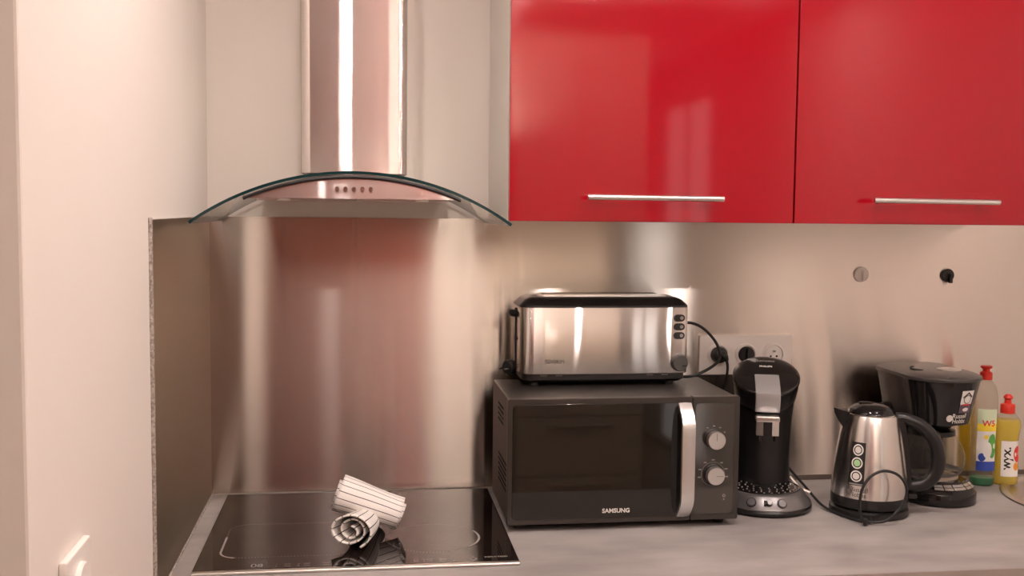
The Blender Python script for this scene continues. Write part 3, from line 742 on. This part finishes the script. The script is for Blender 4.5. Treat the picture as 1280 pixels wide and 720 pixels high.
lb = B().patch(ks(A0, .1200), -.0165, .0165, -.0460, .0460, 10, 12).obj('sticker', 'label_black', kt, 60)
for dz in (.0300, .0020, -.0260):
    B().disc(ks(A0, .120, .0009), 0, dz, .0122, n=24, r0=.0095).obj('sticker_ring', 'label_white', lb, 60)
    B().disc(ks(A0, .120, .0009), 0, dz, .0072, n=20).obj('sticker_disc', 'label_mint' if dz == .0020 else 'print_white', lb, 60)
B().patch(ks(A0, .120, .0009), -.014, .014, -.0445, -.0415, 6, 2).obj('sticker_bar', 'print_grey', lb, 60)
text('brand_lettering', 'Russell', .0135, 'print_dark', kt, ks(A0+.10, .0650), sx=.95)
text('brand_lettering', 'Hobbs', .0135, 'print_dark', kt, ks(A0+.06, .0535), sx=.95)
B().disc(ks(A0-.17, .0600), 0, 0, .0060, n=20).obj('brand_dot', 'print_dark', kt, 60)
# cord in world measures, turned into the kettle's frame
KM = Matrix.Rotation(math.radians(20), 4, 'Z') @ Matrix.Translation((-1.412, .280, 0))
cw = [(1.283, -.100, .075), (1.300, -.130, .0500), (1.311, -.170, .030), (1.316, -.250, .0090), (1.3304, -.3052, .0042), (1.3443, -.3459, .0042), (1.362, -.374, .0055), (1.3955, -.388, .0100), (1.4234, -.392, .0342), (1.4367, -.395, .0613), (1.4356, -.397, .0871), (1.415, -.399, .1116), (1.3825, -.400, .1209), (1.3527, -.400, .108), (1.336, -.400, .0811), (1.3337, -.398, .047), (1.342, -.393, .0180), (1.356, -.384, .0060), (1.375, -.366, .0060), (1.383, -.350, .010)]
B().tube(catmull([KM @ Vector(p_) for p_ in cw], 6), .0030, 8).obj('cord', 'rubber', kt)
c0 = KM @ Vector((1.3535, -.386, .009)); B().box(c0.x-.005, c0.x+.005, c0.y-.006, c0.y+.006, .0015, .0165, .002).obj('cord_clip', 'rubber', kt)

# ------------------------------------------------------------------ filter coffee maker
cm = thing('filter_coffee_maker', 'black filter coffee maker with glass carafe, behind the kettle', 'coffee maker', (1.620, -.165, ZC), math.radians(0))
def dout(w, yb, ys, yf, z, n=20, r=.02):
    """flat-backed outline: straight back and sides, elliptical nose"""
    pts = [(-w, ys, z)]
    pts = []
    for k in range(5): t = math.radians(90+90*k/4); pts.append((-w+r+r*math.cos(t), yb-r+r*math.sin(t), z))
    for k in range(n+1):
        t = PI*k/n; pts.append((-w*math.cos(t), ys-(ys-yf)*math.sin(t), z))
    for k in range(5): t = math.radians(90*k/4); pts.append((w-r+r*math.cos(t), yb-r+r*math.sin(t), z))
    return pts
B().loft([dout(.080, .120, -.03, -.108, .0), dout(.086, .125, -.03, -.117, .004), dout(.086, .125, -.03, -.118, .027), dout(.0845, .124, -.03, -.1165, .030)]).obj('base', 'black_gloss', cm, 40)
B().loft([dout(.0845, .124, -.03, -.1165, .030), dout(.080, .12, -.03, -.108, .038), dout(.070, .11, -.03, -.092, .0475), dout(.064, .105, -.02, -.080, .0485)]).obj('control_slope', 'black_gloss', cm, 40)
B().lathe([(.062, .0475), (.062, .0505), (.055, .0512)], 40).obj('warming_plate', 'satin_silver', cm)
B().loft([dout(.078, .122, .085, .045, .03), dout(.078, .122, .085, .045, .20)]).obj('back_column', 'black_satin', cm, 40)
def hw_(z): t = (z-.182)/(.283-.182); return .066+.020*t, -.085-.024*t, -.035
def housing(z): w, yf, ys = hw_(z); return dout(w, .124, ys, yf, z, 28)
B().loft([housing(z) for z in (.182, .20, .23, .26, .283)]).obj('housing', 'black_gloss', cm, 40)
ld = B().loft([dout(.088, .126, -.035, -.112, .2832, 28), dout(.0895, .127, -.035, -.1135, .2870, 28), dout(.0885, .126, -.035, -.112, .2910, 28), dout(.078, .118, -.030, -.098, .2960, 28), dout(.05, .10, -.02, -.065, .3010, 28), dout(.02, .06, 0, -.02, .3025, 28)]).obj('lid', 'dark_lid', cm, 50)
B().lathe([(.028, .3000), (.028, .3035), (.024, .3045)], 32, c=(.020, -.030), sy=.85).obj('lid_badge', 'satin_silver', ld)
b = B(); b.tube([(-.028+.030*math.cos(a), -.005+.030*math.sin(a), .3012) for a in [PI*.62+PI*.7*i/16 for i in range(17)]], .0016, 6); b.obj('lid_groove', 'dark_hole', ld)
B().lathe([(.056, .183), (.050, .174), (.038, .166)], 36, c=(0, -.005)).obj('filter_outlet', 'black_plastic', cm)
def hs(z0, a0, off=.0008):
    def fn(u, v):
        z = z0+v; w, yf, ys = hw_(z); a = a0+u/.075
        return (w*1.0*math.sin(a)*(1+off/w), ys-(ys-yf)*math.cos(a)-off*math.cos(a)-off*.5, z)
    return fn
st = B().patch(hs(.238, .36), -.0165, .0165, -.026, .026, 10, 6).obj('sticker', 'label_white', cm, 60)
B().patch(hs(.238, .36, .0012), -.0165, .0165, -.026, -.006, 10, 3).obj('sticker_block', 'label_purple', st, 60)
B().disc(hs(.238, .36, .0014), .0, .006, .0085, n=20).obj('sticker_face', 'label_white', st, 60)
B().disc(hs(.238, .36, .0013), .0, .006, .0100, n=20, r0=.0085).obj('sticker_ring', 'label_black', st, 60)
b = B()
for s_ in (-1, 1):
    f_ = hs(.238, .36, .0016); b.quad(f_(0, .0235), f_(s_*.013, .012), f_(s_*.013, .0085), f_(0, .0195))
b.obj('sticker_roof', 'label_black', st, 0)
B().patch(hs(.238, .36, .0015), -.012, .010, -.008, -.005, 6, 1).obj('sticker_bar', 'label_red', st, 60)
B().disc(hs(.238, .36, .0015), .0, -.018, .0085, .0045, n=16).obj('sticker_oval', 'label_white', st, 60)
text('brand_lettering', 'Russell', .0150, 'print_white', cm, hs(.2045, .22), sx=.95, bold=.015)
text('brand_lettering', 'Hobbs', .0150, 'print_white', cm, hs(.1925, .22), sx=.95, bold=.015)
B().disc(hs(.1995, -.13), 0, 0, .0080, n=24).obj('brand_dot', 'print_white', cm, 60)
# buttons on the slope
def cs(t, s_):
    w = .0800-.0095*s_; yf = -.1085+.0160*s_; z = .0383+.0094*s_
    return Vector((w*math.sin(t), -.03+(yf+.03)*math.cos(t), z+.0006))
for t0, t1 in ((-.55, -.30), (-.27, -.02), (.01, .42), (.46, .72), (.76, 1.02)):
    for s0, s1 in ((.0, .42), (.50, .95)):
        if (t0 == .01 and s0 > 0): continue
        b = B(); b.patch(lambda u, v: cs(u, v), t0, t1, s0, s1, 5, 2)
        o_ = b.obj('button', 'satin_silver', cm, 60)
b = B(); b.patch(lambda u, v: cs(u, v), .02, .42, .5, .95, 5, 2); b.obj('display', 'print_grey', cm, 60)
# carafe stands on the plate
ca = thing('glass_carafe', 'clear glass coffee carafe with black handle on the coffee maker plate', 'carafe', (1.620, -.165, ZC+.0512), math.radians(-24))
CP = [(.052, .0008), (.062, .006), (.0725, .022), (.0755, .040), (.0725, .058), (.064, .078), (.054, .094), (.0505, .100)]
B().lathe(CP, 56, caps=False).obj('glass', 'carafe_glass', ca, 60)
B().lathe([(.001, .0012), (.052, .0008)], 56, caps=False).obj('glass_bottom', 'carafe_glass', ca, 60)
B().lathe([(.0632, .0062), (.0668, .0100), (.0695, .0148)], 56, caps=False).obj('plate_reflection', 'grey_silver', ca, 60)  # light band stands in for the warming plate's reflection in the glass
B().lathe([(.0515, .096), (.0525, .101), (.0515, .107), (.040, .112), (.010, .1135)], 40).obj('lid', 'black_satin', ca, 50)
hp = catmull([(0, -.048, .100), (0, -.070, .1080), (0, -.090, .1040), (0, -.1010, .0900), (0, -.1030, .060), (0, -.0990, .030), (0, -.0930, .016)], 5)
B().tube(hp, .0105, 14, flat=.9, up=(1, 0, 0)).obj('handle', 'black_satin', ca)
B().lathe([(.012, .104), (.012, .110), (.009, .1125)], 20, c=(0, -.068)).obj('thumb_rest', 'black_gloss', ca)

# ------------------------------------------------------------------ washing-up liquid bottles
def bottle(name, label, loc, prof, sy, mat_b, liquid, lz, lmat, rot):
    t = thing(name, label, 'bottle', loc, rot, 'washing-up liquid bottles')
    B().lathe(prof, 40, sy=sy).obj('bottle_body', mat_b, t, 60)
    inner = [(max(r-.0012, .002), z+(.0012 if i == 0 else 0)) for i, (r, z) in enumerate(prof) if z <= lz]
    B().lathe(inner, 40, sy=sy).obj(liquid, lmat, t, 60)
    def rad(z):
        for (r0, z0), (r1, z1) in zip(prof, prof[1:]):
            if z0 <= z <= z1: return r0+(r1-r0)*((z-z0)/max(z1-z0, 1e-6))
        return prof[-1][0]
    def surf(z0, off=.0006, a0=0.):
        def fn(u, v):
            r = rad(z0+v); a = a0+u/r; return ((r+off)*math.sin(a), -(r*sy+off)*math.cos(a), z0+v)
        return fn
    return t, surf
p1 = [(.022, 0), (.0275, .004), (.0285, .02), (.0285, .10), (.0300, .17), (.0305, .20), (.0290, .225), (.0235, .245), (.0150, .257), (.0120, .262)]
b1, s1 = bottle('dish_soap_bottle', 'tall clear washing-up liquid bottle with red cap and green liquid, beside coffee maker', (1.800, -.086, ZC), p1, .72, 'clear_bottle', 'liquid', .060, 'green_liquid', math.radians(-20))
cpn = B().lathe([(.0145, .2600), (.0145, .2760), (.0130, .2780), (.0085, .2800), (.0085, .2850), (.0135, .2885), (.0135, .2925), (.0110, .2935)], 28).obj('cap', 'cap_red', b1)
lb = B().patch(s1(.112), -.0190, .0300, -.073, .078, 12, 16).obj('label', 'label_white', b1, 60)
B().patch(s1(.112, .0010), -.0190, .0300, .042, .078, 12, 4).obj('label_top', 'label_pale', lb, 60)
B().patch(s1(.112, .0010), -.0190, .0300, .024, .042, 12, 3).obj('label_band', 'label_yellow', lb, 60)
text('label_lettering', 'W5', .020, 'label_red', lb, s1(.155, .0014, .25), bold=.02)
B().patch(s1(.112, .0010), -.0190, .0300, -.073, -.050, 12, 3).obj('label_foot', 'label_blue', lb, 60)
B().disc(s1(.112, .0010), .018, -.012, .012, .030, n=24).obj('label_leaf', 'label_green', lb, 60)
B().disc(s1(.112, .0013), .006, -.022, .0105, .020, n=24).obj('label_fruit', 'label_white', lb, 60)
B().disc(s1(.112, .0010), -.006, -.040, .0085, .010, n=20).obj('label_seal', 'label_blue', lb, 60)
B().disc(s1(.112, .0012), .002, .010, .005, .005, n=16).obj('label_drop', 'label_yellow', lb, 60)
p2 = [(.024, 0), (.0290, .004), (.0300, .018), (.0290, .05), (.0270, .085), (.0265, .105), (.0295, .125), (.0325, .145), (.0305, .160), (.0220, .172), (.0135, .178)]
b2, s2 = bottle('dish_soap_bottle', 'short yellow washing-up liquid bottle with red cap beside the sink', (1.862, -.084, ZC), p2, .75, 'clear_bottle', 'liquid', .160, 'yellow_liquid', math.radians(-20))
cp2 = B().lathe([(.0170, .1765), (.0170, .1960), (.0155, .1985), (.0085, .2000), (.0075, .2100), (.0115, .2135), (.0100, .2180), (.0045, .2225)], 28).obj('cap', 'cap_red', b2)
lb = B().patch(s2(.070), -.0150, .0310, -.047, .040, 12, 12).obj('label', 'label_white', b2, 60)
def vert(fn): return lambda u, v: fn(-v, u)
text('label_lettering', 'wyx.', .030, 'label_black', lb, vert(s2(.068, .0012, -.10)), bold=.02)
B().disc(s2(.070, .0010), .026, .008, .012, .020, n=24).obj('label_spot', 'label_red', lb, 60)
B().disc(s2(.070, .0010), .022, -.022, .008, .010, n=20).obj('label_fruit', 'label_orange', lb, 60)
